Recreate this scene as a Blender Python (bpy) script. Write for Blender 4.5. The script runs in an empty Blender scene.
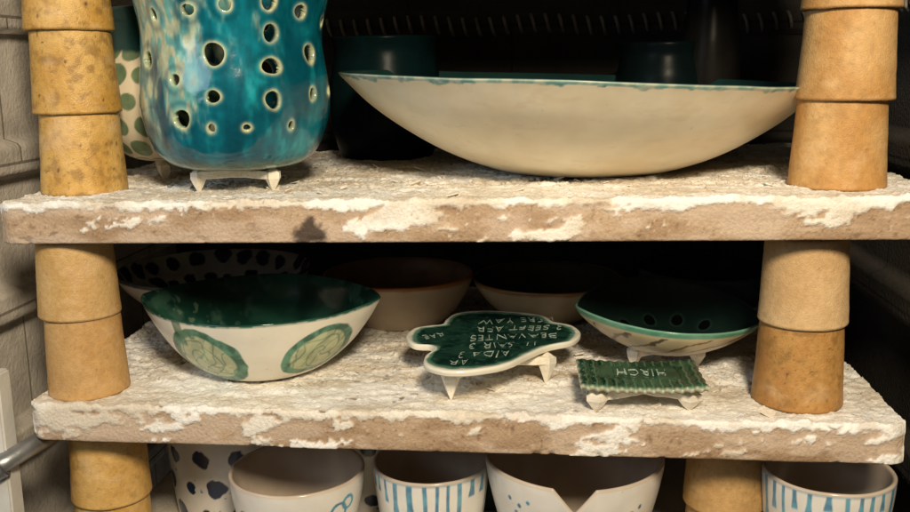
import bpy, bmesh, math, random
import numpy as np
from mathutils import Vector, Matrix, Euler
S=0.01
sc=bpy.context.scene
sc.view_settings.view_transform='Standard'
try: sc.view_settings.look='None'
except Exception: pass
sc.view_settings.exposure=0
pi=math.pi
rnd=random.Random(7)

# ------------------------------------------------------------------ noise
def _h(x,y,z,s):
    h=(x*374761393+y*668265263+z*1274126177+s*362437)&0xFFFFFFFF
    h=((h^(h>>13))*1274126177)&0xFFFFFFFF
    h=((h^(h>>16))*668265263)&0xFFFFFFFF
    return ((h^(h>>15))&0xFFFFFF)/float(0xFFFFFF)
def vn(x,y,z,s=0):
    x,y,z=np.broadcast_arrays(np.asarray(x,float),np.asarray(y,float),np.asarray(z,float))
    xi=np.floor(x).astype(np.int64);yi=np.floor(y).astype(np.int64);zi=np.floor(z).astype(np.int64)
    a=x-xi;b=y-yi;c=z-zi
    a=a*a*(3-2*a);b=b*b*(3-2*b);c=c*c*(3-2*c)
    r=0
    for i in (0,1):
        for j in (0,1):
            for k in (0,1):
                r=r+_h(xi+i,yi+j,zi+k,s)*(a if i else 1-a)*(b if j else 1-b)*(c if k else 1-c)
    return r
def fbm(x,y,z,s=0,o=4):
    t=0;w=.5;n=0
    for i in range(o):
        t=t+w*vn(x,y,z,s+i*17);n+=w;w*=.5
        x=np.asarray(x)*2.03+3.1;y=np.asarray(y)*2.03+1.7;z=np.asarray(z)*2.03+5.3
    return t/n
def ss(a,b,x):
    t=np.clip((x-a)/(b-a),0,1);return t*t*(3-2*t)
def mixc(a,b,t):
    t=np.asarray(t)[...,None];return np.asarray(a,float)*(1-t)+np.asarray(b,float)*t

# ------------------------------------------------------------------ materials
def nmat(name):
    m=bpy.data.materials.new(name);m.use_nodes=True
    nt=m.node_tree;return m,nt,nt.nodes['Principled BSDF']
def attr_mat(name,bump=0.15,bscale=250,mott=0.15,mscale=120,coat=0.0,spec=0.5,fine=0.0):
    """base colour and roughness (alpha) from painted vertex data, broken up by noise"""
    m,nt,b=nmat(name);N=nt.nodes.new;L=nt.links.new
    a=N('ShaderNodeAttribute');a.attribute_name='col'
    tc=N('ShaderNodeTexCoord')
    n=N('ShaderNodeTexNoise');n.inputs['Scale'].default_value=mscale;n.inputs['Detail'].default_value=6
    L(tc.outputs['Object'],n.inputs['Vector'])
    mr=N('ShaderNodeMapRange');mr.inputs['From Min'].default_value=.3;mr.inputs['From Max'].default_value=.7
    mr.inputs['To Min'].default_value=1-mott;mr.inputs['To Max'].default_value=1+mott
    L(n.outputs['Fac'],mr.inputs['Value'])
    vm=N('ShaderNodeVectorMath');vm.operation='SCALE'
    L(a.outputs['Color'],vm.inputs[0]);L(mr.outputs['Result'],vm.inputs['Scale'])
    L(vm.outputs['Vector'],b.inputs['Base Color'])
    L(a.outputs['Alpha'],b.inputs['Roughness'])
    n2=N('ShaderNodeTexNoise');n2.inputs['Scale'].default_value=bscale;n2.inputs['Detail'].default_value=5
    L(tc.outputs['Object'],n2.inputs['Vector'])
    bp=N('ShaderNodeBump');bp.inputs['Strength'].default_value=bump;bp.inputs['Distance'].default_value=.002
    L(n2.outputs['Fac'],bp.inputs['Height']);L(bp.outputs['Normal'],b.inputs['Normal'])
    b.inputs['Coat Weight'].default_value=coat;b.inputs['Coat Roughness'].default_value=.12
    b.inputs['Specular IOR Level'].default_value=spec
    return m
M_glaze=attr_mat('glazed_ceramic',bump=.07,bscale=110,mott=.05,mscale=60,spec=.5)
M_dark=attr_mat('shade_darkened_glaze',bump=.07,bscale=110,mott=.15,mscale=60,spec=.05)  # low sheen, for dark glazes deepened by painted shade
M_vase=attr_mat('turquoise_glaze',bump=.22,bscale=80,mott=.16,mscale=140,spec=.6,coat=.35)
M_matte=attr_mat('unglazed_fireclay',bump=.3,bscale=900,mott=.10,mscale=300,spec=.35)
M_wash=attr_mat('kiln_wash',bump=.5,bscale=450,mott=.09,mscale=600,spec=.2)
M_stilt=attr_mat('stilt_clay',bump=.25,bscale=700,mott=.10,mscale=300,spec=.3)

def solid_mat(name,c1,c2,scale=60,rough=.8,metal=0,bump=.3,bscale=200):
    m,nt,b=nmat(name);N=nt.nodes.new;L=nt.links.new
    tc=N('ShaderNodeTexCoord');n=N('ShaderNodeTexNoise');n.inputs['Scale'].default_value=scale;n.inputs['Detail'].default_value=8
    L(tc.outputs['Object'],n.inputs['Vector'])
    cr=N('ShaderNodeValToRGB');cr.color_ramp.elements[0].position=.35;cr.color_ramp.elements[1].position=.65
    cr.color_ramp.elements[0].color=(*c1,1);cr.color_ramp.elements[1].color=(*c2,1)
    L(n.outputs['Fac'],cr.inputs['Fac']);L(cr.outputs['Color'],b.inputs['Base Color'])
    n2=N('ShaderNodeTexNoise');n2.inputs['Scale'].default_value=bscale;n2.inputs['Detail'].default_value=6
    L(tc.outputs['Object'],n2.inputs['Vector'])
    bp=N('ShaderNodeBump');bp.inputs['Strength'].default_value=bump;bp.inputs['Distance'].default_value=.003
    L(n2.outputs['Fac'],bp.inputs['Height']);L(bp.outputs['Normal'],b.inputs['Normal'])
    b.inputs['Roughness'].default_value=rough;b.inputs['Metallic'].default_value=metal
    return m
def brick_mat(name,c1,c2,mortar):
    m,nt,b=nmat(name);N=nt.nodes.new;L=nt.links.new
    tc=N('ShaderNodeTexCoord')
    br=N('ShaderNodeTexBrick');br.inputs['Scale'].default_value=1.0
    br.inputs['Brick Width'].default_value=.23;br.inputs['Row Height'].default_value=.115
    br.inputs['Mortar Size'].default_value=.0012;br.inputs['Mortar Smooth'].default_value=.2
    br.inputs['Color1'].default_value=(*c1,1);br.inputs['Color2'].default_value=(*c2,1);br.inputs['Mortar'].default_value=(*mortar,1)
    L(tc.outputs['UV'],br.inputs['Vector'])
    n=N('ShaderNodeTexNoise');n.inputs['Scale'].default_value=22;n.inputs['Detail'].default_value=8
    L(tc.outputs['Object'],n.inputs['Vector'])
    mr=N('ShaderNodeMapRange');mr.inputs['From Min'].default_value=.3;mr.inputs['From Max'].default_value=.7
    mr.inputs['To Min'].default_value=.6;mr.inputs['To Max'].default_value=1.2
    L(n.outputs['Fac'],mr.inputs['Value'])
    vm=N('ShaderNodeVectorMath');vm.operation='SCALE'
    L(br.outputs['Color'],vm.inputs[0]);L(mr.outputs['Result'],vm.inputs['Scale'])
    L(vm.outputs['Vector'],b.inputs['Base Color'])
    n2=N('ShaderNodeTexNoise');n2.inputs['Scale'].default_value=300;n2.inputs['Detail'].default_value=6
    L(tc.outputs['Object'],n2.inputs['Vector'])
    ad=N('ShaderNodeMath');ad.operation='SUBTRACT';L(n2.outputs['Fac'],ad.inputs[0]);L(br.outputs['Fac'],ad.inputs[1])
    bp=N('ShaderNodeBump');bp.inputs['Strength'].default_value=.5;bp.inputs['Distance'].default_value=.002
    L(ad.outputs['Value'],bp.inputs['Height']);L(bp.outputs['Normal'],b.inputs['Normal'])
    b.inputs['Roughness'].default_value=.9
    return m

# ------------------------------------------------------------------ mesh helpers
def mk(name,V,F,col=None,mat=None,loc=(0,0,0),rot=(0,0,0),smooth=True,parent=None):
    me=bpy.data.meshes.new(name)
    V=np.asarray(V,float).reshape(-1,3)*S
    me.from_pydata(V.tolist(),[],F if isinstance(F,list) else F.tolist())
    if col is not None:
        at=me.color_attributes.new('col','FLOAT_COLOR','POINT')
        c=np.ones((len(V),4),np.float32);c[:]=np.asarray(col,np.float32).reshape(-1,4)
        at.data.foreach_set('color',c.ravel())
    if mat: me.materials.append(mat)
    if smooth: me.polygons.foreach_set('use_smooth',np.ones(len(me.polygons),bool))
    me.update()
    o=bpy.data.objects.new(name,me);sc.collection.objects.link(o)
    o.location=[c*S for c in loc];o.rotation_euler=rot
    if parent: o.parent=parent
    return o
def meta(o,label,cat,group=None,kind=None):
    o['label']=label;o['category']=cat
    if group:o['group']=group
    if kind:o['kind']=kind
    return o
def crpath(keys,ds):
    K=np.array(keys,float);n=len(K)
    E=np.vstack([2*K[0]-K[1],K,2*K[-1]-K[-2]])
    out=[];ki=[]
    for i in range(n-1):
        p0,p1,p2,p3=E[i],E[i+1],E[i+2],E[i+3]
        L=np.linalg.norm(p2-p1)
        m1=(p2-p0)/max(np.linalg.norm(p2-p1)+np.linalg.norm(p1-p0),1e-6)*L
        m2=(p3-p1)/max(np.linalg.norm(p3-p2)+np.linalg.norm(p2-p1),1e-6)*L
        t=np.linspace(0,1,24,endpoint=False)[:,None]
        h=(2*t**3-3*t**2+1)*p1+(t**3-2*t**2+t)*m1+(-2*t**3+3*t**2)*p2+(t**3-t**2)*m2
        ki.append(len(out));out+=list(h)
    ki.append(len(out));out.append(K[-1]);out=np.array(out)
    a=np.concatenate([[0],np.cumsum(np.linalg.norm(np.diff(out,axis=0),axis=1))])
    m=max(int(a[-1]/ds),4);s=np.linspace(0,a[-1],m+1)
    return np.stack([np.interp(s,a,out[:,0]),np.interp(s,a,out[:,1])],1),s,[a[k] for k in ki]
def gridfaces(nu,nv,wrap=True):
    I=np.arange(nu if wrap else nu-1);J=np.arange(nv-1)
    I,J=np.meshgrid(I,J,indexing='ij');I2=(I+1)%nu
    return np.stack([I*nv+J,I2*nv+J,I2*nv+J+1,I*nv+J+1],-1).reshape(-1,4)
def vessel(name,outer,inner,nu,ds,mat,colf,loc,outline=None,deform=None,rotz=0,caps=True,tilt=(0,0)):
    keys=outer+inner
    P,s,ka=crpath(keys,ds);lip=ka[len(outer)-1]
    th=np.linspace(0,2*pi,nu,endpoint=False)
    T=np.repeat(th[:,None],len(P),1);R=np.repeat(np.maximum(P[:,0],.01)[None],nu,0);Z=np.repeat(P[:,1][None],nu,0)
    A=np.repeat(s[None],nu,0)
    if outline is None: ux,uy=np.cos(T),np.sin(T)
    else:
        ox,oy=outline(th);ux=np.repeat(ox[:,None],len(P),1);uy=np.repeat(oy[:,None],len(P),1)
    X=R*ux;Y=R*uy
    if deform: X,Y,Z=deform(T,R,Z,X,Y)
    d=dict(T=T,R=R,X=X,Y=Y,Z=Z,sr=lip-A,outer=A<=lip,A=A)
    col=colf(d)
    F=gridfaces(nu,len(P)).tolist()
    if caps:
        n=len(P);F.append([i*n for i in range(nu)][::-1]);F.append([i*n+n-1 for i in range(nu)])
    return mk(name,np.stack([X,Y,Z],-1),F,col,mat,loc,(tilt[0],tilt[1],rotz))
def rgba(c,rough):
    c=np.asarray(c,float)
    r=np.broadcast_to(np.asarray(rough,float),c.shape[:-1])[...,None]
    return np.concatenate([c,r],-1)
def wob(amp=.06,f=.25,seed=1):
    def g(T,R,Z,X,Y):
        k=R/ (R.max()+1e-6)
        n1=fbm(X*f+9,Y*f,Z*f,seed,3)-.5;n2=fbm(X*f,Y*f+7,Z*f,seed+5,3)-.5;n3=fbm(X*f,Y*f,Z*f+4,seed+9,3)-.5
        return X+n1*amp*2*k,Y+n2*amp*2*k,Z+n3*amp*2*k*np.clip(Z/2,0,1)
    return g

# ------------------------------------------------------------------ camera (fitted to the shelf edges)
C=np.array([6.1547,-59.7906,23.4802]);yaw,pitch,roll,fpx=.0962,.2032,-.0104,932.77
cy,sy=math.cos(yaw),math.sin(yaw)
f=np.array([-sy*math.cos(pitch),cy*math.cos(pitch),-math.sin(pitch)]);r=np.array([cy,sy,0.]);u=np.cross(r,f)
r2=r*math.cos(roll)+u*math.sin(roll);u2=-r*math.sin(roll)+u*math.cos(roll)
cd=bpy.data.cameras.new('camera');co=bpy.data.objects.new('camera',cd);sc.collection.objects.link(co)
co.matrix_world=Matrix([[r2[0],u2[0],-f[0],C[0]*S],[r2[1],u2[1],-f[1],C[1]*S],[r2[2],u2[2],-f[2],C[2]*S],[0,0,0,1]])
cd.sensor_width=36;cd.lens=fpx/910*36;cd.clip_start=.02;cd.clip_end=50;sc.camera=co
ZU=14.32
def zu(x): return ZU+.0126*(x+30)

# ------------------------------------------------------------------ kiln shelves
def shelf(name,z0,slope,seed,cover,white,detail=True,depth=37.,x0=-30,x1=30,th=2.69,ds=.12):
    rc=.16
    ny=int(depth/(.17 if detail else 1.5))
    prof=[(y,0.) for y in np.linspace(depth,rc,ny)]
    prof+=[(rc-rc*math.sin(a),-rc+rc*math.cos(a)) for a in np.linspace(.3,pi/2,4)]
    nf=int((th-2*rc)/ds) if detail else 3
    prof+=[(0,-z) for z in np.linspace(rc,th-rc,nf)[1:]]
    prof+=[(rc-rc*math.cos(a),-(th-rc)-rc*math.sin(a)) for a in np.linspace(.4,pi/2,3)]
    nfront=len(prof)
    prof+=[(y,-th) for y in (3,10,depth)]
    prof=np.array(prof);n=len(prof)
    nx=int((x1-x0)/ds) if detail else 40
    xs=np.linspace(x0,x1,nx)
    X=np.repeat(xs[:,None],n,1);Y=np.repeat(prof[:,0][None],nx,0);Z=np.repeat(prof[:,1][None],nx,0)
    e=np.minimum(X-x0,x1-X);corner=np.clip(1.1-e,0,1.1)
    k=np.clip(1-Y/4,0,1)
    Y=Y+ (corner**2*.5)*k
    down=-Z
    Y=Y+(fbm(X*.25+.37,.4,Z*.6+.3,seed+3,3)-.5)*.30*k
    Y=Y+.20*ss(.60,.72,fbm(X*.9+.31,.5,down*1.5,seed+4,4))*ss(.8,0,Y)*ss(.6,.1,down)      # chips on the arris
    Y=Y+.18*ss(.60,.70,fbm(X*.8+.31,.5,down*1.2,seed+6,4))*ss(th-.6,th-.1,down)*ss(.8,0,Y)
    big=fbm(X*.16,Y*.2,Z*.3,seed,4);mid=fbm(X*.7,Y*.8,down*1.2,seed+11,5);fin=fbm(X*2.6,Y*2.6,down*3,seed+21,4)
    wx=X+1.2*(mid-.5);wy=Y+1.2*(fin-.5)
    topm=ss(.26,.34,mid*.7+fin*.3+(big-.5)*.3+.05)
    crk=np.abs(fbm(wx*.45,wy*.8,.3,seed+35,3)-.5);crk2=np.abs(fbm(wx*.9+7,wy*1.4,.6,seed+36,3)-.5)
    deep=ss(1.5,9,Y)
    crack=np.maximum(ss(.010,.002,crk),ss(.008,.002,crk2)*deep)*(.25+.75*deep)
    topm=topm*(1-.85*crack)
    smear=fbm(X*.32+down*.35,Y*.2+.4,down*.8,seed+15,6)
    fm=ss(.495,.513,smear*.72+big*.16+fin*.12+cover-down*.045)
    drp=np.clip(fbm(X*.9+.2,.5,.5,seed+19,5)-.42,0,1)
    lipw=.16+2.6*drp**1.15
    fm=np.maximum(fm,ss(lipw+.07,lipw-.03,down+.35*(fin-.5)))
    m=np.where(down>.08,fm,topm)
    if detail:
        lip=ss(.25,.0,down)*ss(1.6,0,Y)
        st=fbm(wx*.3,wy*1.3,.3,seed+31,4)
        ridge=1-np.abs(2*fbm(wx*.6,wy*1.2,.3,seed+33,3)-1)
        plate=ss(.50,.510,fbm(wx*.45,wy*.7,2.3,seed+41,4));plate2=ss(.53,.54,fbm(wx*.7+4,wy*1.,6.3,seed+43,4))
        h=m*(.05+.11*plate*(.5+.5*deep)+.08*plate2*(.3+.7*deep)+.22*(st-.5)+.10*np.clip(ridge-.88,0,1)/.12)+.025*(fin-.5)-.08*crack
        h=h+m*lip*.20*ss(.4,.7,fbm(X*.9,.5,.5,seed+51,4))
        top=(down<.08)
        Z=Z+np.where(top,h,0)
        fy=m*(.085+.15*(smear-.4)+.08*(mid-.5))+.035*(fin-.5)
        isf=(np.arange(n)[None]>=ny)&(np.arange(n)[None]<nfront)
        Y=Y-np.where(isf,fy,0)
    wash=mixc([.68,.61,.50],[.82,.78,.69],ss(.32,.6,fbm(X*.3,Y*.35,down*.3,seed+61,4)))
    wash=mixc(wash,[.88,.87,.83],ss(.51-white,.62-white,fbm(X*.22+5,Y*.6,down*.4,seed+71,5))*.9)
    wash=mixc(wash,[.44,.33,.22],ss(.58,.74,fbm(X*.7,Y*1.4,down,seed+75,4))*.33)
    grain=vn(X*6,Y*6,Z*6,seed+81)
    body=mixc([.37,.25,.155],[.47,.34,.225],ss(.3,.7,fbm(X*.3,Y*.5,down*.7,seed+91,5)))
    body=mixc(body,[.17,.10,.055],ss(.76,.93,grain)*.6)
    body=mixc(body,[.66,.53,.39],ss(.80,.94,vn(X*5+9,Y*5,Z*5,seed+82))*.5)
    body=mixc(body,[.14,.08,.045],ss(.86,.93,vn(X*2.6+9,Y*2.6,Z*2.6,seed+83))*.6)
    body=mixc(body,[.22,.13,.07],ss(1.8,2.7,down+.8*(mid-.5))*.4)
    body=np.where((down<.08)[...,None],body*.55,body)
    film=ss(.42,.56,fbm(X*.25,.5,down*.7,seed+101,6))*(down>.08)
    body=mixc(body,[.62,.50,.39],film*.55)
    col=mixc(body,wash,m*(np.where(down>.5,.93,.97)))
    if seed==100:   # burnt scar on the front face
        sx=-9.3
        d=np.sqrt(((X-sx)/(.6+.55*np.clip(down-.9,0,1.4)))**2+((down-1.95)/1.15)**2)+(fin-.5)*.9
        col=mixc(col,[.055,.038,.03],ss(1.15,.6,d)*(down>.4)*.93)
    V=np.stack([X,Y,Z],-1)
    F=gridfaces(nx,n,False)
    F=F[:,::-1].tolist()
    F.append([j for j in range(n)]);F.append([(nx-1)*n+j for j in range(n)][::-1])
    o=mk(name,V,F,rgba(col,.9),M_wash)
    o.location=(0,0,(z0+30*slope)*S)
    o.rotation_euler=(0,-math.atan(slope),0)
    return o
def flakes(parent,n,seed,area):
    rr=random.Random(seed);V=[];F=[]
    for i in range(n):
        x=rr.uniform(area[0],area[1]);y=area[2]+(area[3]-area[2])*rr.random()
        s=rr.choice([.06,.08,.1,.12,.15,.2,.3,.42]);k=rr.randint(5,8);a0=rr.random()*6.3
        tx,ty=rr.gauss(0,.22),rr.gauss(0,.22);zb=.14
        b=len(V);ring=[]
        for j in range(k):
            a=a0+j*2*pi/k;q=s*rr.uniform(.55,1.25);dx,dy=q*math.cos(a)*1.3,q*math.sin(a)
            ring.append((dx,dy))
        zc=[dx*tx+dy*ty for dx,dy in ring];mn=min(zc)
        for (dx,dy),z in zip(ring,zc): V.append((x+dx,y+dy,zb+z-mn+.1*(dx*dx+dy*dy)))
        for (dx,dy),z in zip(ring,zc): V.append((x+dx,y+dy,zb+z-mn-.05))
        F.append([b+j for j in range(k)]);F.append([b+k+j for j in range(k)][::-1])
        for j in range(k): F.append([b+j,b+k+j,b+k+(j+1)%k,b+(j+1)%k])
    V=np.array(V);c=mixc([.66,.57,.44],[.86,.81,.70],vn(V[:,0]*.8,V[:,1]*.8,0,seed))
    o=mk('loose_wash_flakes',V,F,rgba(c,.9),M_wash,smooth=False,parent=parent);o['kind']='stuff'
    return o
G_sh='stacked kiln shelves'
up=shelf('kiln_shelf',ZU,.0126,100,-.045,.0,x0=-31.1,x1=31.5)
meta(up,'thick fireclay kiln shelf with flaking cream wash and burnt scar','kiln shelf',G_sh)
flakes(up,160,5,(-28,29,2.0,20))
lo=shelf('kiln_shelf',0,0,300,.05,.07,x0=-30.3)
meta(lo,'thick fireclay kiln shelf smeared with white kiln wash','kiln shelf',G_sh)
flakes(lo,60,6,(-28,28,.6,18))
bs=shelf('kiln_shelf',-15.2,0,500,.1,0,detail=False);meta(bs,'fireclay kiln shelf carrying the glazed cups','kiln shelf',G_sh)
ts=shelf('kiln_shelf',37.95,.0126,700,.1,0,detail=False);meta(ts,'fireclay kiln shelf resting on tall prop stacks','kiln shelf',G_sh)

# ------------------------------------------------------------------ kiln props (inverted tapered cups)
def prop(x,y,z,rb,rt,h,c1,c2,seed,rough=.55,spots=0.,label=''):
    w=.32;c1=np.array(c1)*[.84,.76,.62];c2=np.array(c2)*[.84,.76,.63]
    outer=[(rb-w-.02,.02),(rb-w+.05,0.),(rb-.06,0.),(rb,.08),(rb-.01,.3),(rb-(rb-rt)*.5,h*.5),(rt+.03,h-.25),(rt,h-.1),(rt-.12,h)]
    inner=[(rt*.5,h),(.02,h)]
    def cf(d):
        X,Y,Z,T=d['X'],d['Y'],d['Z'],d['T']
        n=fbm(X*.5+seed,Y*.5,Z*.35,seed,5);g=vn(X*7,Y*7,Z*7,seed+3)
        c=mixc(c1,c2,ss(.3,.7,n))
        c=mixc(c,c1*.35,ss(.80,.95,g)*(.25+.5*spots))
        c=mixc(c,np.array([.26,.14,.04]),ss(.48,.72,fbm(X*1.6,Y*1.6,Z*1.6,seed+8,5))*spots*.75)
        c=mixc(c,[.10,.05,.02],ss(.90,.97,vn(X*2.2,Y*2.2,Z*2.2,seed+9))*spots)
        c=mixc(c,[.72,.50,.28],ss(.55,.75,fbm(X*.5+4,Y*.5,Z*.8,seed+13,4))*.35)
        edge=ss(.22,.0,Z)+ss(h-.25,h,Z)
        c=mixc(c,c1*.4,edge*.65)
        return rgba(c,rough+.15*(n-.5))
    def df(T,R,Z,X,Y):
        chip=(fbm(np.cos(T)*2.5,np.sin(T)*2.5,Z*.8,seed+2,4)-.5)
        k=1+chip*.03+.006*np.cos(2*T+seed)
        return X*k,Y*k,Z+chip*.14*ss(.5,0,Z)
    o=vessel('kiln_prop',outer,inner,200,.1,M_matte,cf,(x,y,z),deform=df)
    meta(o,label,'kiln prop','tapered kiln props holding up the shelves')
    o.rotation_euler=(rnd.uniform(-.01,.01),rnd.uniform(-.01,.01),rnd.uniform(0,6))
    return o
st=5.8
for i in range(4):
    prop(-27.85+[0,-.02,-.12,-.1][i],6.4,zu(-27.9)+.1+i*st,3.08,2.74,st+.15,(.62,.38,.10),(.74,.52,.20),10+i,.38,.9,
         'iron speckled yellow tapered prop in a corner stack')
for i in range(4):
    prop(25.95+[0,.12,.15,.1][i],5.5,zu(26)+.05+i*st,3.15,2.80,st+.15,(.58,.34,.13),(.70,.48,.24),20+i,.6,.3,
         'tan and pinkish brown tapered prop in a corner stack')
prop(-27.35,3.4,.08,2.9,2.62,st+.05,(.60,.37,.16),(.68,.46,.22),31,.55,.2,'orange tan tapered prop standing on white shelf wash')
prop(-27.55,3.4,.08+st,2.85,2.58,st-.15,(.62,.41,.17),(.70,.51,.26),32,.55,.1,'orange tan tapered prop under the upper shelf')
prop(24.0,4.5,.08,3.05,2.72,st+.1,(.44,.23,.08),(.58,.35,.13),33,.45,.9,'dark toasted brown tapered prop on the shelf')
prop(24.05,4.5,.08+st,2.95,2.68,st+.3,(.66,.47,.27),(.76,.58,.36),34,.65,.1,'pale tan tapered prop under the upper shelf')
for i,zz in enumerate((-15.0,-9.1)):
    prop(-27.2,5.0,zz,3.0,2.72,st+.4,(.68,.43,.13),(.78,.54,.22),36+i,.45,.4,'yellow tapered prop below the shelf corner')
    prop(19.9,7.2,zz,3.0,2.7,st+.4,(.54,.35,.15),(.66,.45,.22),46+i,.5,.4,'tan tapered prop standing between glazed cups')

# ------------------------------------------------------------------ stilts
def stilt(x,y,z,feet,h,seed,label,tip=.10,aw=.5,fr_=.62):
    feet=[Vector((a,b,0)) for a,b in feet];c=sum(feet,Vector())/3
    V=[];F=[];n=90;th=min(.6,h*.36);z1=h-.25
    ang=[math.atan2((p-c).y,(p-c).x) for p in feet];rad=[(p-c).length for p in feet]
    def rr(a):
        v=aw
        for A,Rr in zip(ang,rad):
            dlt=abs((a-A+pi)%(2*pi)-pi);w=aw/max(math.sin(min(dlt,pi/2)),.001)
            v=max(v,min(w,Rr+.35) if dlt<pi/2 else aw)
        return v
    levels=[(0,z1-th),(.9,z1-th),(1,z1-th+.08),(1,z1-.08),(.92,z1),(0,z1)]
    for k,(q,zz) in enumerate(levels):
        for i in range(n):
            a=i*2*pi/n;R=rr(a)*max(q,.01)
            V.append((c.x+R*math.cos(a),c.y+R*math.sin(a),zz))
    for k in range(len(levels)-1):
        for i in range(n): F.append([k*n+i,k*n+(i+1)%n,(k+1)*n+(i+1)%n,(k+1)*n+i])
    for p,A in zip(feet,ang):
        for prof in ([(tip,0),(fr_*.55,(z1-th)*.45),(fr_,z1-th+.05),(fr_,z1-.1)],[(fr_*.95,z1-.15),(.4,z1+.05),(.14,h-.03),(.02,h)]):
            b=len(V);m=5
            for R,zz in prof:
                for i in range(m): V.append((p.x+R*math.cos(A+i*2*pi/m),p.y+R*math.sin(A+i*2*pi/m),zz))
            for k in range(3):
                for i in range(m): F.append([b+k*m+i,b+k*m+(i+1)%m,b+(k+1)*m+(i+1)%m,b+(k+1)*m+i])
            F.append([b+i for i in range(m)][::-1])
    V=np.array(V);V+= (np.stack([vn(V[:,0]*1.5,V[:,1]*1.5,V[:,2]*1.5,seed+i) for i in range(3)],-1)-.5)*.12
    c3=mixc([.72,.65,.52],[.84,.80,.70],vn(V[:,0]*2,V[:,1]*2,V[:,2]*2,seed))
    o=mk('kiln_stilt',V,F,rgba(c3,.6),M_stilt,(x,y,z),smooth=False)
    b_=o.modifiers.new('soft_edges','BEVEL');b_.width=.0007;b_.segments=2;b_.limit_method='ANGLE';b_.angle_limit=.5
    meta(o,label,'kiln stilt','three footed clay stilts');return o
stilt(-15.9,7.4,zu(-15.5)+.08,[(-2.8,-2.0),(2.6,-1.7),(.1,2.8)],1.75,1,'cream three footed clay stilt under the pierced vase')
stilt(-23.6,15.5,zu(-23)+.08,[(-.6,-2.9),(2.5,1.3),(-2.6,1.5)],1.6,2,'cream clay stilt under the dotted vase')
stilt(0,0,.08,[(-.3,2.9),(6.5,6.7),(.3,10.6)],2.45,3,'cream three footed clay stilt under the lettered plate',aw=.75,fr_=.75)
stilt(0,0,.08,[(9.9,1.3),(16.2,1.9),(13,5.8)],1.6,4,'cream three footed clay stilt under the ridged tile',tip=.08,aw=.3,fr_=.8)
stilt(0,0,.08,[(13.3,11.0),(18.2,11.5),(15.6,15.0)],1.75,5,'cream clay stilt under the pointed green bowl')

# ------------------------------------------------------------------ pierced turquoise vase
vx,vy=-16.35,7.6;vz=zu(vx)+1.72
a0=math.atan2(C[1]-vy,C[0]-vx)
Pk=[(.02,0),(3.2,.0),(4.6,.25),(5.6,1.0),(6.2,2.2),(6.6,4.0),(6.65,5.6),(6.45,7.6),(6.35,9.4),(6.6,11.2),(7.0,13.),(7.15,14.5),(6.9,16.2)]
ds=.085
P,s,_=crpath(Pk,ds);nu=520
th=np.linspace(0,2*pi,nu,endpoint=False)
T=np.repeat(th[:,None],len(P),1);A=np.repeat(s[None],nu,0)
def kz(px,py):
    zz=(170-py)/13.4-.15;rr=np.interp(zz,[k[1] for k in Pk[1:]],[k[0] for k in Pk[1:]])
    cxp=241-(170-py)*.075
    return math.asin(max(-.97,min(.97,(px-cxp)*.0738/rr))),zz
holes=[]
for px,py,q in [(264,15,8),(266,42,8.5),(267,71,9),(269,101,8.5),(216,60,10.5),(216,97,6.5),(215,125,4),(187,117,10),(193,22,6),(160,25,6),(153,64,9),(304,60,9),(308,97,6),(326,95,7),
                (225,18,6),(181,82,6),(246,125,3.5),(287,125,4),(296,22,7),(320,30,6),(240,-14,9),(285,-12,8),(200,-10,8),(160,-12,7)]:
    a,zz=kz(px,py);holes.append((a,zz,q*.068))
for i in range(34):
    holes.append((1.65+(i%9)*.36,1.8+(i//9)*3.6+((i%9)%2)*1.5,rnd.uniform(.35,.7)))
pz=P[:,1];pr=P[:,0]
def arc_at(z): 
    return float(np.interp(z,pz[5:],s[5:]))
inside=np.zeros(T.shape,bool);dmin=np.full(T.shape,9.)
T2=T.copy();A2=A.copy()
for hi,(a,zz,q) in enumerate(holes):
    ac=arc_at(zz);Rc=float(np.interp(zz,pz[5:],pr[5:]))
    du=((T-(a0+a)+pi)%(2*pi)-pi)*Rc;dv=A-ac
    el=1+.10*math.sin(hi*2.3);du=du*el;dv=dv/el
    an=np.arctan2(dv,du);q=q*(1+.05*np.sin(2*an+hi)+.04*np.sin(3*an+hi*1.7))
    d=np.sqrt(du*du+dv*dv)
    dmin=np.minimum(dmin,np.abs(d-q))
    ins=d<q;sn=ins&(d>q-2.0*ds)
    k=np.where(sn,q/np.maximum(d,1e-4),1)
    T2=np.where(sn,(a0+a)+du*k/Rc/el,T2);A2=np.where(sn,ac+dv*k*el,A2)
    inside|=ins
R=np.interp(A2,s,pr);Z=np.interp(A2,s,pz);R=np.maximum(R,.01)
phi=T2-a0
sq=1+.018*np.cos(4*(T2-a0)+.6)*ss(0,4,Z)+.02*np.sin(3*phi+Z*.25)*ss(5,14,Z)+(fbm(np.cos(T2)*1.5,np.sin(T2)*1.5,Z*.2,3,3)-.5)*.06*ss(0,3,Z)
sq=sq+.022*(fbm(np.cos(T2)*3.5,np.sin(T2)*3.5,Z*.5,4,3)-.5)
fold=-.05*np.exp(-((((phi-.75+pi)%(2*pi)-pi))/.18)**2)*ss(7,12,Z)
sq=sq+fold
X=R*sq*np.cos(T2);Y=R*sq*np.sin(T2)
st1=fbm(np.cos(T2)*4,np.sin(T2)*4,Z*.16,51,5);st2=fbm(X*.55,Y*.55,Z*.3,53,5);st3=fbm(X*1.8,Y*1.8,Z*.7,57,4)
c=mixc([.001,.065,.10],[.003,.175,.235],ss(.36,.62,st2*.4+st1*.6))
c=mixc(c,[.012,.30,.35],ss(.53,.69,st1*.65+st3*.35)*.85)
ph=((phi+pi)%(2*pi)-pi)
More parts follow.
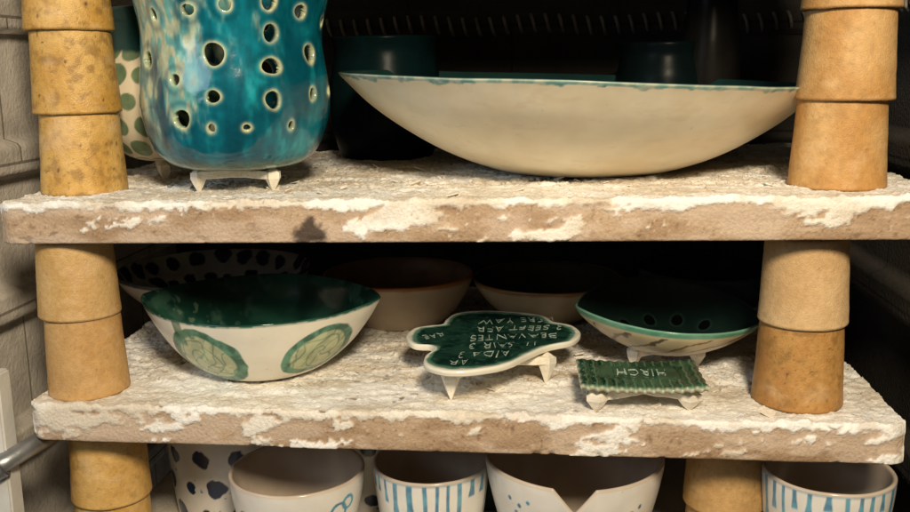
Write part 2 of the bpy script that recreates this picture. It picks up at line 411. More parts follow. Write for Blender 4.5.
pale=ss(.49,.65,st1*.55+st2*.3+st3*.15+.22*ss(-.05,-.8,ph)*ss(1,5,Z)-.075+.05*ss(8,13,Z))*ss(1.2,3.5,Z)
c=mixc(c,[.20,.48,.42],pale*.72)
c=mixc(c,[.58,.54,.32],pale*ss(.47,.60,st3)*.7)
c=mixc(c,[.28,.22,.09],pale*ss(.58,.66,fbm(X*2.4,Y*2.4,Z*1.1,59,4))*.5)
halo=np.exp(-(dmin/.14)**2)*(.55+.45*ss(.35,.6,st3))
c=mixc(c,[.56,.58,.34],np.clip(halo*1.0,0,.88))
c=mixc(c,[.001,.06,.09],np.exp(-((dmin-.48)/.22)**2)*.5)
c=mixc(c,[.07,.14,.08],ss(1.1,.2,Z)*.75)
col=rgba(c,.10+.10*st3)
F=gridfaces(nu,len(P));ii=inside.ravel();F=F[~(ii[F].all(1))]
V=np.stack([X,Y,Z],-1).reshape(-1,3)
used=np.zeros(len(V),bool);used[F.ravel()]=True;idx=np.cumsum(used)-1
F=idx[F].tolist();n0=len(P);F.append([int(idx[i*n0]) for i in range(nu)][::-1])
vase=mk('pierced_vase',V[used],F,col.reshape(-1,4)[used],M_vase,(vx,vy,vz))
sm=vase.modifiers.new('wall','SOLIDIFY');sm.thickness=.0048;sm.offset=-1
meta(vase,'turquoise glazed vase pierced with round holes standing on a stilt','vase')

# dotted vase behind
def cf(d):
    T,Z,X,Y=d['T'],d['Z'],d['X'],d['Y']
    c=np.ones(T.shape+(3,))*np.array([.72,.64,.47])
    A=d['A'];row=np.floor(A/2.0);u=T*5.4/2.12+ (row%2)*.5
    du=(u-np.floor(u)-.5)*2.12*np.clip(d['R']/5.4,.4,1);dv=A-(row+.5)*2.0
    q=.68+.26*_h(np.floor(u).astype(np.int64),row.astype(np.int64),0*row.astype(np.int64),4)
    dd=np.sqrt(du*du+dv*dv)+(fbm(X,Y,Z,6,3)-.5)*.25
    t=ss(q+.06,q-.04,dd)*(Z>.3)
    c=mixc(c,mixc([.08,.14,.08],[.22,.30,.17],fbm(X*1.5,Y*1.5,Z*1.5,5,3)),t)
    c=mixc(c,[.01,.05,.05],ss(8.4,8.8,Z+.5*(fbm(X,Y,0,9,3)-.5)))
    return rgba(np.where(d['outer'][...,None],c,[.02,.05,.05]),.22)
o=vessel('dotted_vase',[(.02,0),(2.4,0),(4.0,.6),(5.4,2.4),(5.95,4.8),(5.5,7.2),(4.6,9.2),(4.4,10.8),(4.6,12.)],[(4.35,12.),(4.1,10.6),(5.0,7),(5.5,4.8),(4.9,2.4),(3,.8),(.02,.5)],420,.1,M_glaze,cf,(-24.3,15.2,zu(-22)+1.6),deform=wob(.1,.2,3))
meta(o,'round cream vase painted with green dots and dark neck','vase')

# ------------------------------------------------------------------ wide cream bowl
def df(T,R,Z,X,Y):
    k=np.clip(Z/7.2,0,1)
    X=X+1.1*(1-k)*np.clip(R/4,0,1)**.5;n=fbm(np.cos(T)*1.3,np.sin(T)*1.3,0,61,3)-.5
    Zn=Z-(X-1)/18*.66*k+n*.35*k
    return X*(1+n*.02),Y*(1+n*.02),Zn
def cf(d):
    T,Z,X,Y,sr=d['T'],d['Z'],d['X'],d['Y'],d['sr']
    n=fbm(X*.3,Y*.3,Z*.4,63,4)
    c=mixc([.84,.72,.50],[.87,.78,.58],ss(.3,.7,n))
    sp=ss(.93,.98,vn(X*3,Y*3,Z*3,66))*.3;c=mixc(c,[.4,.26,.12],sp)
    c=mixc(c,[.72,.58,.38],ss(.62,.70,fbm(X*.8,Y*.8,Z*2,69,5))*.3)
    dr=.30+.42*ss(.5,.8,fbm(np.cos(T)*9,np.sin(T)*9,.5,64,3))+.15*ss(.6,.75,vn(np.cos(T)*30,np.sin(T)*30,.5,65))
    tealc=mixc([.04,.18,.18],[.17,.40,.37],fbm(X*2,Y*2,Z*2,67,3))
    t=ss(dr,dr-.12,sr)*d['outer']*(.6+.4*ss(.40,.6,fbm(X*2,Y*2,sr,68,3)))
    c=mixc(c,tealc,t)
    c=mixc(c,[.62,.58,.42],np.exp(-((sr-.03)/.06)**2)*.5)
    inn=mixc([.006,.028,.026],[.016,.055,.05],n)
    return rgba(np.where(d['outer'][...,None],c,inn),np.where(d['outer'],.30+.1*n,.2))
o=vessel('wide_bowl',[(.02,0),(4.3,0),(5.0,.03),(7.5,.45),(10.8,1.65),(13.8,3.3),(16.4,5.15),(18.25,7.0),(18.6,7.4)],
   [(18.5,7.5),(18.3,7.44),(17.9,7.1),(16.,5.5),(13.3,3.8),(10.2,2.2),(6.6,1.0),(4,.6),(.02,.5)],900,.11,M_glaze,cf,(8.35,16.4,zu(8.3)+.05),deform=df)
meta(o,'wide shallow cream bowl with teal glazed rim','bowl')

# ------------------------------------------------------------------ pointed cream bowl with green circles
ex,ey=-15.75,8.9
ae=math.atan2(C[1]-ey,C[0]-ex)
def lemon(a,b,p):
    def g(th):
        return np.cos(th)*a,b*np.sign(np.sin(th))*np.abs(np.sin(th))**p
    return g
def blend_outline(fn,Rmax):
    def df(T,R,Z,X,Y):
        k=np.clip(R/Rmax,0,1)**1.6
        ox,oy=fn(T)
        return R*(np.cos(T)*(1-k)*.92+ox*k),R*(np.sin(T)*(1-k)*.92+oy*k),Z
    return df
lm=lemon(1.0,.81,1.5)
b1=blend_outline(lm,9.5)
def dfE(T,R,Z,X,Y):
    X,Y,Z=b1(T,R,Z,X,Y);k=np.clip(Z/6,0,1)
    n=fbm(np.cos(T)*1.4,np.sin(T)*1.4,0,71,3)-.5
    return X,Y,Z+k*(.16*np.sin(T)+.15*np.abs(np.cos(T))**6+n*.2)
def cfE(d):
    T,Z,X,Y,sr=d['T'],d['Z'],d['X'],d['Y'],d['sr']
    n=fbm(X*.5,Y*.5,Z*.5,73,4);n2=fbm(X*2,Y*2,Z*2,74,4)
    c=mixc([.74,.69,.56],[.83,.79,.68],n)
    spk=ss(.94,.98,vn(X*4,Y*4,Z*4,75))*.6;c=mixc(c,[.25,.18,.1],spk)
    RR=np.sqrt(X*X+Y*Y);az=np.arctan2(Y,X)
    for k,(aa,rx,ry,cz) in enumerate([(-.70,3.4,3.4,3.75),(.68,3.1,2.9,3.5),(2.0,2.6,2.2,3.4),(-2.1,2.6,2.2,3.4)]):
        du=((az-(ae+aa)+pi)%(2*pi)-pi)*RR;dv=(sr-cz)
        wn=fbm(du*.5,dv*.5,k+.3,77,3)
        dd=np.sqrt((du/rx)**2+(dv/ry)**2)+(wn-.5)*.22
        ring=ss(1.0,.96,dd)
        g=mixc([.015,.10,.06],[.09,.27,.17],ss(.3,.7,n2))
        c=mixc(c,g,ring*.97)
        an=np.arctan2(dv,du)
        l1=np.abs(np.sin(du*2.1+dv*1.3+9*wn));l2=np.abs(np.sin(dd*8+1.0*an+7*fbm(du*.35+9,dv*.35,k+.3,76,3)))
        lines=np.maximum(ss(.30,.12,l1),ss(.30,.12,l2))
        cream=ss(.78,.72,dd)
        c=mixc(c,mixc([.52,.54,.30],[.68,.66,.42],n),cream*(.84-.55*lines)*(.75+.25*ss(.4,.55,n2)))
        if k==0:
            lk=ss(.55,.4,np.abs(du+1.5))*ss(2.6,2.0,sr)*(sr>0.)
            c=mixc(c,g,lk*.8)
    c=mixc(c,[.05,.16,.12],ss(.22,.06,sr)*(.6+.4*ss(.4,.6,n2)))
    band=mixc([.006,.032,.022],[.016,.07,.046],ss(.35,.65,n))
    band=mixc(band,[.05,.12,.085],ss(.58,.72,fbm(X*.7,Y*.7,Z*.6,79,4))*.6)
    band=mixc(band,[.22,.30,.22],ss(.66,.72,fbm(X*1.7+4,Y*1.7,Z,80,3))*.3*ss(-2,-6,X))
    return rgba(np.where(d['outer'][...,None],c,band),np.where(d['outer'],.24,.10))
o=vessel('pointed_bowl',[(.02,0),(3.4,0),(3.9,.06),(5.4,.65),(7.3,2.25),(8.7,4.15),(9.5,5.65)],[(9.45,5.76),(9.3,5.73),(8.9,5.2),(7.8,3.4),(6.2,1.7),(4.4,.8),(.02,.6)],820,.075,M_glaze,cfE,(ex,ey,.12),deform=dfE)
meta(o,'pointed cream bowl with green painted circles and glossy dark green inside','bowl')

# ------------------------------------------------------------------ pointed green pierced bowl
lm2=lemon(1.0,.80,1.5);b2=blend_outline(lm2,7.2)
def dfI(T,R,Z,X,Y):
    X,Y,Z=b2(T,R,Z,X,Y);k=np.clip(Z/2.6,0,1)**1.2
    sn=np.sin(T)
    return X,Y,Z+k*(1.55*np.clip(sn,0,1)**1.2-.42*np.cos(T)+.12*(fbm(np.cos(T)*2,np.sin(T)*2,0,81,3)-.5))
def cfI(d):
    T,Z,X,Y,sr=d['T'],d['Z'],d['X'],d['Y'],d['sr']
    n=fbm(X,Y,Z,83,4);n2=fbm(X*2.5,Y*2.5,Z*2.5,84,4)
    out=mixc([.48,.38,.22],[.60,.50,.32],n)
    l=np.abs(np.sin(T*7+sr*1.6+2.5*n));lat=ss(.38,.22,l)*ss(.5,.65,sr)
    out=mixc(out,mixc([.035,.03,.02],[.16,.08,.03],ss(.4,.6,n2)),lat*.85)
    out=mixc(out,mixc([.05,.20,.13],[.18,.38,.26],n2),ss(.5,.32,sr))
    inn=mixc([.003,.009,.008],[.008,.022,.017],n)
    for hx,hy in [(-3.1,1.9),(-1.1,3.2),(1.1,3.3),(3.1,2.2),(0,1.6)]:
        q=np.sqrt((X-hx)**2+((Y-hy))**2)
        inn=mixc(inn,[.02,.045,.033],np.exp(-((q-.52)/.10)**2)*.45);inn=mixc(inn,[.001,.002,.002],ss(.48,.42,q))
    inn=mixc(inn,[.16,.34,.24],ss(-.28,-.12,sr))
    return rgba(np.where(d['outer'][...,None],out,inn),np.where(d['outer'],.3,.2))
o=vessel('pointed_bowl',[(.02,0),(2.4,0),(3.2,.1),(5.2,.95),(6.7,2.0),(7.2,2.65)],[(7.15,2.78),(6.95,2.76),(6.4,2.3),(5.0,1.3),(3.,.55),(.02,.4)],560,.09,M_glaze,cfI,(15.9,11.3,1.72),deform=dfI)
meta(o,'fish shaped dark green dish with pale green rim on a stilt','bowl')

# ------------------------------------------------------------------ round bowls at the back, colours darkened as painted shade
def simple_bowl(name,x,y,z,r,h,rb,out1,out2,in1,in2,rimc,seed,label,rough=.3,pattern=None,nu=420,ds=.13,rimw=.35,mat=None):
    def cf(d):
        X,Y,Z,sr,T=d['X'],d['Y'],d['Z'],d['sr'],d['T'];n=fbm(X*.6,Y*.6,Z*.6,seed,4)
        o_=mixc(out1,out2,n);i_=mixc(in1,in2,ss(.35,.65,n))
        if pattern:
            o_,i_=pattern(d,o_,i_,n)
        o_=mixc(o_,rimc,ss(rimw,rimw*.5,sr+.3*(n-.5)));i_=mixc(i_,rimc,ss(-rimw,-rimw*.5,sr))
        return rgba(np.where(d['outer'][...,None],o_,i_),rough)
    outer=[(.02,0),(rb-.2,0),(rb,.08),(rb+(r-rb)*.5,h*.33),(rb+(r-rb)*.85,h*.7),(r,h-.05)]
    inner=[(r-.1,h+.06),(r-.25,h),(rb+(r-rb)*.85-.35,h*.7),(rb+(r-rb)*.45-.3,h*.38),(rb*.6,.5),(.02,.45)]
    o=vessel(name,outer,inner,nu,ds,mat or M_glaze,cf,(x,y,z),deform=wob(.12,.15,seed));meta(o,label,'bowl');return o
def patF(d,o_,i_,n):
    T,sr,X,Y,Z=d['T'],d['sr'],d['X'],d['Y'],d['Z']
    row=np.floor(-sr/2.4);u=T*11/pi+.5*(row%2);w=(-sr/2.4)-row;fu=np.floor(u)
    hh=_h(fu.astype(np.int64),row.astype(np.int64),0*row.astype(np.int64),5)
    dd=np.sqrt((u-fu-.5+.3*(hh-.5))**2+((w-.5+.3*(hh-.5))*1.0)**2)+(fbm(X*.8,Y*.8,Z,7,4)-.5)*.5
    return o_,mixc(i_,[.010,.016,.03],ss(.30+.14*hh,.24+.14*hh,dd))
simple_bowl('spotted_bowl',-24.9,24.5,.15,9.1,4.6,3.8,(.46,.38,.28),(.52,.44,.33),(.24,.23,.20),(.30,.29,.25),(.03,.04,.04),91,'large cream bowl with navy blotched inside',.25,patF)
simple_bowl('brown_rimmed_bowl',-7.2,23.6,.15,6.9,4.5,4.2,(.46,.36,.25),(.54,.43,.32),(.14,.08,.045),(.19,.11,.065),(.34,.12,.03),92,'tan bowl with brown rim on the shelf',.35)
simple_bowl('brown_rimmed_bowl',6.6,25,.15,6.9,3.9,3.2,(.38,.30,.18),(.46,.37,.24),(.03,.03,.02),(.045,.04,.028),(.26,.13,.05),93,'cream bowl with tan brown rim behind the lettered plate',.3)
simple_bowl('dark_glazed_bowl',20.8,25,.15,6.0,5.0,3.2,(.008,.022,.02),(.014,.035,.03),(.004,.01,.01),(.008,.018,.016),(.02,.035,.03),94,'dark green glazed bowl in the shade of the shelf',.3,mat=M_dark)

def pot(name,x,y,z,prof,c1,c2,seed,label,cat,rough=.25):
    def cf(d):
        n=fbm(d['X']*.6,d['Y']*.6,d['Z']*.5,seed,4)
        return rgba(mixc(c1,c2,n),rough)
    r,h=prof[-1]
    inner=[(r-.15,h+.1),(r-.35,h-.1)]+[(max(q[0]-.45,.02),max(q[1],.6)) for q in prof[-2:1:-1]]+[(.02,.6)]
    o=vessel(name,[(.02,0)]+prof,inner,240,.16,M_dark,cf,(x,y,z),deform=wob(.06,.2,seed));meta(o,label,cat);return o
pot('dark_pot',-9.0,30,zu(-9)+.1,[(4,0),(4.4,.2),(5.2,3),(5.3,7),(4.8,10),(5.0,11.3)],(.002,.007,.008),(.003,.013,.014),101,'dark teal glazed pot in the shaded kiln','pot',.3)  # dark glazes pushed darker, painting in the chamber's shade
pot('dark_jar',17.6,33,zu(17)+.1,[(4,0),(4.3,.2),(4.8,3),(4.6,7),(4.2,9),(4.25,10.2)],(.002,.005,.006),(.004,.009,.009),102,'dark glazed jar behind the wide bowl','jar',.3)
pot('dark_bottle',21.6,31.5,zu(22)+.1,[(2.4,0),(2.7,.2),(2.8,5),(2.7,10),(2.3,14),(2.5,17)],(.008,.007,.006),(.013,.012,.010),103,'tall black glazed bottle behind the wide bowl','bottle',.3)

# ------------------------------------------------------------------ hand shaped lettered plate
pts=[(-4.3,8.6),(-4.0,10.6),(-2.9,11.6),(-1.9,12.2),(-1.7,13.8),(-1.0,15.6),(1.0,16.5),(4.2,16.1),(6.2,15.1),(7.1,13.4),(8.5,12.3),(9.1,10.2),(8.4,8.0),(6.6,6.6),(5.2,4.6),(3.9,2.4),(1.9,.9),(-.3,.5),(-1.9,1.7),(-2.2,3.6),(-1.8,5.2),(-2.2,6.3),(-3.5,6.6)]
pts=pts[::-1]
cx,cyy=2.3,8.8
K=np.array(pts)-[cx,cyy];n=len(K)
area_=sum(K[i][0]*K[(i+1)%n][1]-K[(i+1)%n][0]*K[i][1] for i in range(n))
if area_<0: K=K[::-1]
def outl(th):
    t=(th/(2*pi)*n)%n;i=np.floor(t).astype(int);q=(t-i)[:,None]
    p0,p1,p2,p3=K[(i-1)%n],K[i%n],K[(i+1)%n],K[(i+2)%n]
    v=.5*((2*p1)+(-p0+p2)*q+(2*p0-5*p1+4*p2-p3)*q*q+(-p0+3*p1-3*p2+p3)*q**3)
    return v[:,0],v[:,1]
def cfP(d):
    X,Y,Z,R=d['X'],d['Y'],d['Z'],d['R'];n1=fbm(X,Y,Z,111,4);n2=fbm(X*3,Y*3,Z*3,112,3)
    g=mixc([.005,.024,.018],[.016,.055,.037],ss(.35,.65,n1))
    g=mixc(g,[.08,.18,.13],ss(.62,.7,n2)*.35)
    q=R+(fbm(X*1.2,Y*1.2,0,114,4)-.5)*.08
    e=ss(.92,.95,q)
    c=mixc(g,[.76,.74,.63],e);c=mixc(c,[.12,.30,.21],ss(.87,.91,q)*ss(.955,.915,q)*.8)
    c=np.where((Z<.30)[...,None],np.array([.78,.72,.58])*(.85+.25*n1[...,None]),c)
    return rgba(c,np.where(Z<.3,.45,.10))
def dfP(T,R,Z,X,Y):
    return X,Y,Z+.05*(fbm(X*.5,Y*.5,0,113,3)-.5)*2+.10*np.clip(R-.6,0,1)**1.5
plate=vessel('lettered_plate',[(.01,0),(.92,0),(.985,.06),(1.0,.24),(.998,.44)],[(.98,.52),(.95,.51),(.90,.49),(.6,.48),(.01,.48)],700,.02,M_glaze,cfP,(cx,cyy,2.48),outline=outl,deform=dfP)
meta(plate,'dark green hand shaped plate with white lettering on a stilt','plate')
M_letter=solid_mat('lettering_slip',(.20,.30,.24),(.58,.66,.56),420,.4,bump=.1)
dg=bpy.context.evaluated_depsgraph_get
def text(txt,size,loc,rot,parent,mat,depth=.0003,shear=0,space=1.0,sx=1,off=-.0002,jit=.0):
    cu=bpy.data.curves.new('lettering','FONT');cu.body=txt;cu.size=size*S;cu.align_x='CENTER';cu.align_y='CENTER'
    cu.extrude=depth;cu.shear=shear;cu.space_character=space;cu.offset=off
    t=bpy.data.objects.new('lettering',cu);sc.collection.objects.link(t)
    bpy.context.view_layer.update()
    me=bpy.data.meshes.new_from_object(t.evaluated_get(dg()));bpy.data.objects.remove(t)
    nv=len(me.vertices);co_=np.zeros(nv*3);me.vertices.foreach_get('co',co_);co_=co_.reshape(-1,3);p=co_*100
    j=jit*.01
    co_[:,0]+=(fbm(p[:,0]*1.1,p[:,1]*1.1,0,len(txt)+3,2)-.5)*2*j
    co_[:,1]+=(fbm(p[:,0]*.9,p[:,1]*1.1,9,len(txt)+4,2)-.5)*2.4*j
    me.vertices.foreach_set('co',co_.ravel())
    o=bpy.data.objects.new('lettering',me);sc.collection.objects.link(o);me.materials.clear();me.materials.append(mat)
    o.parent=parent;o.location=[c*S for c in loc];o.rotation_euler=(0,0,rot);o.scale=(sx,1,1);return o
for tx,xx,yy,ro in [('HERE YAW',1.9,5.0,.20),('3 SEEFT AFR',2.2,2.7,.15),('BEAVANTES',1.7,.4,.18),('IT SAIR 3',1.0,-1.9,.12),('AIDA 3',-.2,-4.2,.18)]:
    text(tx,1.75,(xx,yy,.50),ro+pi,plate,M_letter,.00012,.3,1.08,.68,-.00040,.34)
text('RAE',1.5,(-4.5,.2,.50),pi+.5,plate,M_letter,.00012,.2,1.1,.62,-.0004,.3)
text('AR',1.4,(-1.9,-6.2,.50),pi+.1,plate,M_letter,.00012,.2,1.1,.7,-.0004,.3)

# ------------------------------------------------------------------ ridged tile
nxs,nys=300,100
xs=np.linspace(-1,1,nxs);ys=np.linspace(-1,1,nys)
Xg,Yg=np.meshgrid(xs,ys,indexing='ij')
fl=np.cos(Xg*4.25*2*pi/.62+.5*np.sin(Xg*5))
Xc=Xg*4.25*(1+.012*np.cos(Yg*14));Yc=Yg*2.9+np.sign(Yg)*np.abs(Yg)**8*.15*fl
sag=.22*Xg**2+.06*Yg**2+.06*(fbm(Xg*2,Yg*2,0,123,3)-.5)
edge=np.minimum(1-np.abs(Xg),(1-np.abs(Yg))*.7)
mid_=ss(.55,.43,np.abs(Yg-.1))*ss(.75,.6,np.abs(Xg))
Zt=.60+sag+.06*fl*ss(.02,.1,edge)*(1-.85*mid_)-.22*np.exp(-edge/.02)
Zb=.14+sag
Vt=np.stack([Xc,Yc,Zt],-1).reshape(-1,3);Vb=np.stack([Xc*.985,Yc*.98,Zb],-1).reshape(-1,3)
Ft=gridfaces(nxs,nys,False);m0=len(Vt);F=Ft.tolist()+(Ft[:,::-1]+m0).tolist()
bd=[i*nys for i in range(nxs)]+[(nxs-1)*nys+j for j in range(1,nys)]+[i*nys+nys-1 for i in range(nxs-2,-1,-1)]+[j for j in range(nys-2,0,-1)]
for a,b in zip(bd,bd[1:]+bd[:1]): F.append([a,a+m0,b+m0,b])
g=mixc([.008,.040,.020],[.028,.095,.048],ss(.35,.65,fbm(Xc,Yc,0,121,4)))
g=mixc(g,[.14,.26,.15],ss(.5,1,fl)*.4*(1-mid_))
g=mixc(g,[.60,.62,.46],np.exp(-edge/.014)*.85)
colt=rgba(g,.08).reshape(-1,4);colb=rgba(np.ones((nxs,nys,3))*[.42,.40,.26],.5).reshape(-1,4)
tile=mk('ridged_tile',np.vstack([Vt,Vb]),F,np.vstack([colt,colb]),M_glaze,(12.95,3.3,1.50),(0,0,.02))
meta(tile,'small green glazed ridged soap tile with lettering on a stilt','tile')
text('HIRCH',1.9,(.2,.35,.67),pi,tile,M_letter,.0003,.1,1.15,.56,-.00022,.25)

# ------------------------------------------------------------------ cups below the shelf
def cup(name,x,y,ztop,r,rb,h,seed,label,mode,cat='cup'):
    zb=ztop-h;a0=math.atan2(C[1]-y,C[0]-x)
    outer=[(.02,0),(rb-.15,0),(rb,.15),(rb+(r-rb)*.45,h*.35),(rb+(r-rb)*.85,h*.75),(r,h-.08)]
    inner=[(r-.12,h+.05),(r-.32,h-.06),(rb+(r-rb)*.85-.38,h*.75),(rb+(r-rb)*.45-.38,h*.35),(rb-.5,.5),(.02,.45)]
    def cf(d):
        X,Y,Z,T,sr=d['X'],d['Y'],d['Z'],d['T'],d['sr'];n=fbm(X*.6,Y*.6,Z*.6,seed,4)
        c=mixc([.74,.71,.64],[.82,.79,.73],n)
        ph=(T-a0+pi)%(2*pi)-pi
        blue=mixc([.03,.17,.30],[.09,.35,.48],ss(.3,.7,fbm(X*1.5,Y*1.5,Z*1.5,seed+2,3)))
        if mode=='drip':
            k=T*r/1.05+.2*np.sin(T*5);kk=np.floor(k);hh=_h(kk.astype(np.int64),0*kk.astype(np.int64),0*kk.astype(np.int64),seed);L=1.2+3.8*hh
            w=np.abs(k-kk-.5+.03*np.sin(sr*1.3+kk*2));wd=.12+.06*((hh*7)%1)+.09*ss(L-1,L,sr)
            t=ss(wd+.05,wd-.03,w)*ss(L+.1,L-.1,sr)*(sr>.12)
            c=mixc(c,blue,t*.9);c=mixc(c,blue,ss(.3,.1,sr)*.5)
        elif mode=='loop':
            for (pa,pz_,q) in [(.62,2.1,.7),(.80,1.5,.5),(-.95,2.4,.5),(.48,2.9,.45)]:
                dd=np.sqrt(((ph-pa)*r)**2+(sr-pz_)**2)+(n-.5)*.3;c=mixc(c,blue,ss(.17,.10,np.abs(dd-q)))
        elif mode=='dots':
            for (pa,pz_,q) in [(-.75,1.6,.22),(-.62,2.0,.2),(-.5,1.5,.2),(-.4,2.3,.24),(-.68,2.7,.2),(.7,2.4,.3),(.82,2.0,.22),(.6,2.9,.25),(.3,3.2,.2),(-.15,3.,.2)]:
                dd=np.sqrt(((ph-pa)*r)**2+(sr-pz_)**2)+(n-.5)*.2;c=mixc(c,blue,ss(q,q-.08,dd))
        elif mode=='spots':
            c=c*.75
            u=T*r/3.0;row=np.floor(Z/2.6);u=u+.5*(row%2);du=(u-np.floor(u)-.5)*3.0;dv=(Z/2.6-row-.5)*2.6
            hh=_h(np.floor(u).astype(np.int64),row.astype(np.int64),0*row.astype(np.int64),seed)
            t=ss(.60+.5*hh,.48+.5*hh,np.sqrt((du+.6*(hh-.5))**2+dv*dv)+(fbm(X,Y,Z,seed+5,3)-.5)*1.0);c=mixc(c,[.012,.024,.06],t)
            c=mixc(c,[.06,.2,.34],ss(.86,.92,vn(X*2,Y*2,Z*2,seed+7)))
        c=mixc(c,[.50,.34,.20],np.exp(-((sr)/.09)**2)*.55)
        c=mixc(c,[.3,.2,.12],ss(.94,.98,vn(X*4,Y*4,Z*4,seed+4))*.5)
        inn=mixc([.48,.39,.30],[.60,.51,.41],n)
        return rgba(np.where(d['outer'][...,None],c,inn),.2)
    def df(T,R,Z,X,Y):
        n_=fbm(np.cos(T)*1.2,np.sin(T)*1.2,0,seed+9,3)-.5;k=ss(0,h,Z)
        X=X*(1+n_*.03*k);Y=Y*(1+n_*.03*k);Z=Z+n_*.25*k
        if mode=='dots':
            ph=(T-(a0+.02)+pi)%(2*pi)-pi;w=np.abs(ph)*r;dep=np.clip(1-w/1.55,0,1)*1.7
            Z=Z-dep*ss(h-3.,h,Z)
        return X,Y,Z
    o=vessel(name,outer,inner,480,.1,M_glaze,cf,(x,y,zb),deform=df);meta(o,label,cat);return o
cup('glazed_cup',-12.7,6.3,-7.0,5.25,3.6,8.0,131,'white cup with blue looping brush marks','loop')
cup('glazed_cup',-2.5,8.4,-7.0,4.6,3.5,8.0,132,'white cup with blue vertical drips','drip')
cup('notched_cup',8.6,7.6,-5.7,6.8,4.4,9.3,133,'wide white cup with a V cut in its rim','dots')
cup('glazed_cup',26.7,5.2,-5.3,4.6,3.5,9.7,134,'white cup with blue vertical drips beside a prop','drip')
cup('spotted_jar',-21.2,15.5,-4.5,5.6,4.8,10.5,135,'cream jar painted with navy spots','spots','jar')
cup('spotted_jar',-9.5,19.,-4.2,5.2,4.6,10.8,136,'cream jar painted with navy spots','spots','jar')
pot('dark_pot',0.5,20,-15.1,[(4,0),(4.4,.2),(5.2,3),(5.3,7),(4.8,9),(5.0,10.)],(.03,.05,.06),(.06,.07,.07),104,'dark blue grey pot behind the dripping cup','pot')

# ------------------------------------------------------------------ kiln chamber
root=bpy.data.objects.new('kiln_chamber',None);sc.collection.objects.link(root)
meta(root,'brick kiln chamber, shade painted into two walls, with coiled heating elements','kiln')
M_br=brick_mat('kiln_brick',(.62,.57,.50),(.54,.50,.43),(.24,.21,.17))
M_brd=brick_mat('kiln_brick_painted_shade',(.040,.034,.027),(.030,.025,.020),(.012,.010,.008))  # same brick, shade of back and right walls painted into its colours
def wall(name,o,ux,uy,w,h,mat):
    nx=60;nz=240;o=np.array(o,float);ux=np.array(ux,float);uy=np.array(uy,float);nn=np.cross(ux,uy)
    a=np.linspace(0,w,nx);b=np.linspace(0,h,nz);A_,B_=np.meshgrid(a,b,indexing='ij')
    gr=((B_-6)%11.5);dep=-1.3*ss(1.5,1.2,np.abs(gr-5.75))
    V=o+A_[...,None]*ux+B_[...,None]*uy+(dep+.12*(fbm(A_*.3,B_*.3,0,5,3)-.5))[...,None]*nn
    ob=mk(name,V,gridfaces(nx,nz,False),None,mat,parent=root)
    uv=ob.data.uv_layers.new(name='UVMap');li=np.zeros(len(ob.data.loops),int);ob.data.loops.foreach_get('vertex_index',li)
    UV=np.stack([A_.ravel(),B_.ravel()],-1)*S;uv.data.foreach_set('uv',UV[li].ravel());return ob
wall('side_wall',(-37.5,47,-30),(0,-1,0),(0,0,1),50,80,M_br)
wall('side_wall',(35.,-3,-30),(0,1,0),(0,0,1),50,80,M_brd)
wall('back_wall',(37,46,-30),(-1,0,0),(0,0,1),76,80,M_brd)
M_coil=solid_mat('element_wire',(.14,.12,.10),(.26,.23,.19),80,.6,.2)
def coil(p0,p1,rad,pitch_,wr,name='heating_element'):
    p0=np.array(p0,float);p1=np.array(p1,float);L=np.linalg.norm(p1-p0);ax=(p1-p0)/L
    e1=np.array([0,0,1.]);e2=np.cross(ax,e1);n=int(L/pitch_*14);t=np.linspace(0,1,n);a=t*L/pitch_*2*pi
    c_=p0+ax*(t*L)[:,None]+rad*(np.cos(a)[:,None]*e1+np.sin(a)[:,None]*e2);c_[:,2]+=-.35*np.sin(t*pi*5)**2
    tan=np.gradient(c_,axis=0);tan/=np.linalg.norm(tan,axis=1)[:,None]
    nrm=np.cross(tan,ax);nrm/=np.linalg.norm(nrm,axis=1)[:,None]+1e-9;bi=np.cross(tan,nrm)
    m=6;V=np.stack([c_+wr*(math.cos(k*2*pi/m)*nrm+math.sin(k*2*pi/m)*bi) for k in range(m)],0)
    return mk(name,V,gridfaces(m,n,True),None,M_coil,parent=root)
for k in (1,4,5):
    zc=-30+6+5.75+k*11.5
    coil((-36,45.2,zc),(33.5,45.2,zc),.95,1.5,.2)
for k in (4,5): 
    zc=-30+6+5.75+k*11.5
    coil((34.2,0,zc),(34.2,44,zc),.75,1.3,.16)

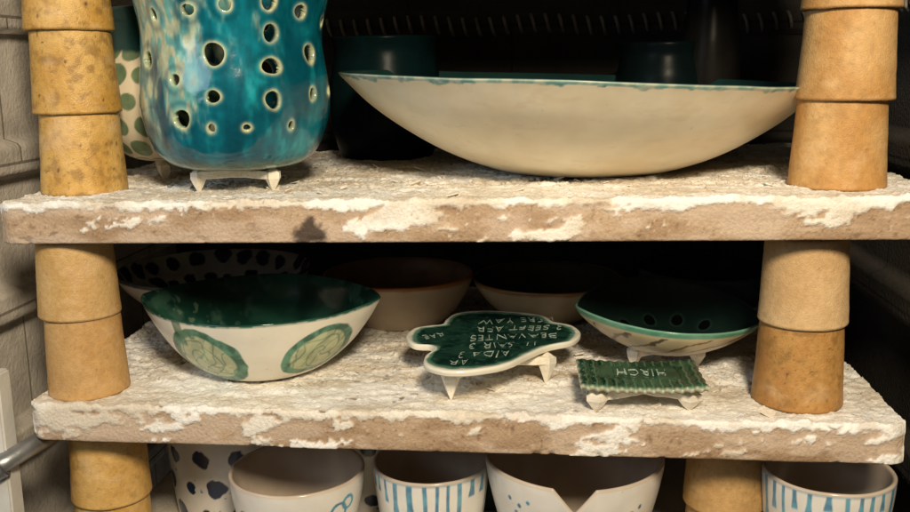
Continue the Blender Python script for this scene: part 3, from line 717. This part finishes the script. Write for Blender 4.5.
M_steel=solid_mat('galvanised_steel',(.28,.29,.30),(.42,.43,.44),50,.4,.8,.1)
M_white=solid_mat('white_painted_panel',(.55,.54,.50),(.68,.67,.63),30,.5,0,.1)
def boxm(name,x0,x1,y0,y1,z0,z1,mat,parent,bev=.15):
    bm=bmesh.new();bmesh.ops.create_cube(bm,size=1)
    for v in bm.verts: v.co=Vector(((x0+x1)/2+v.co.x*(x1-x0),(y0+y1)/2+v.co.y*(y1-y0),(z0+z1)/2+v.co.z*(z1-z0)))*S
    bmesh.ops.bevel(bm,geom=bm.edges[:],offset=bev*S,segments=2,affect='EDGES')
    me=bpy.data.meshes.new(name);bm.to_mesh(me);bm.free();me.materials.append(mat)
    o=bpy.data.objects.new(name,me);sc.collection.objects.link(o);o.parent=parent;return o
fr=bpy.data.objects.new('kiln_door_frame',None);sc.collection.objects.link(fr);meta(fr,'white panel and steel conduit beside the kiln mouth','kiln frame')
boxm('jamb_panel',-37,-31.6,-1.2,.4,-30,2.6,M_white,fr)
def tube(name,path,rad,mat,parent):
    Pp=np.array(path,float);tt=np.linspace(0,len(Pp)-1,len(Pp)*8-7)
    c_=np.stack([np.interp(tt,range(len(Pp)),Pp[:,i]) for i in range(3)],-1)
    for _ in range(6): c_[1:-1]=(c_[:-2]+2*c_[1:-1]+c_[2:])/4
    tan=np.gradient(c_,axis=0);tan/=np.linalg.norm(tan,axis=1)[:,None];e=np.cross(tan,[.1,.2,1.]);e/=np.linalg.norm(e,axis=1)[:,None];b=np.cross(tan,e)
    m=20;V=np.stack([c_+rad*(math.cos(k*2*pi/m)*e+math.sin(k*2*pi/m)*b) for k in range(m)],0);n=len(c_)
    F=gridfaces(m,n,True).tolist();F.append([k*n for k in range(m)]);F.append([k*n+n-1 for k in range(m)][::-1])
    return mk(name,V,F,None,mat,parent=parent)
tube('conduit',[(-34,-2,-4.6),(-31.8,-1.6,-3.9),(-30.8,0,-3.4),(-30.2,3,-3.3)],.7,M_steel,fr)
tube('conduit_collar',[(-32.6,-1.9,-4.3),(-31.7,-1.5,-3.85)],.95,M_steel,fr)

# ------------------------------------------------------------------ light
w=bpy.data.worlds.new('World');sc.world=w;w.use_nodes=True
bg=w.node_tree.nodes['Background'];bg.inputs[0].default_value=(1,.88,.74,1);bg.inputs[1].default_value=.055
def area(name,loc,target,size,power,color):
    l=bpy.data.lights.new(name,'AREA');l.shape='DISK';l.size=size*S;l.energy=power;l.color=color
    o=bpy.data.objects.new(name,l);sc.collection.objects.link(o);o.location=[c*S for c in loc]
    d=Vector([t-c for t,c in zip(target,loc)]);o.rotation_euler=d.to_track_quat('-Z','Y').to_euler();return o
area('workshop_lamp',(20,-80,65),(0,8,10),18,13.6,(1,.84,.62))
area('cool_window_light',(-75,-70,50),(-5,8,5),60,3.0,(.72,.85,1))
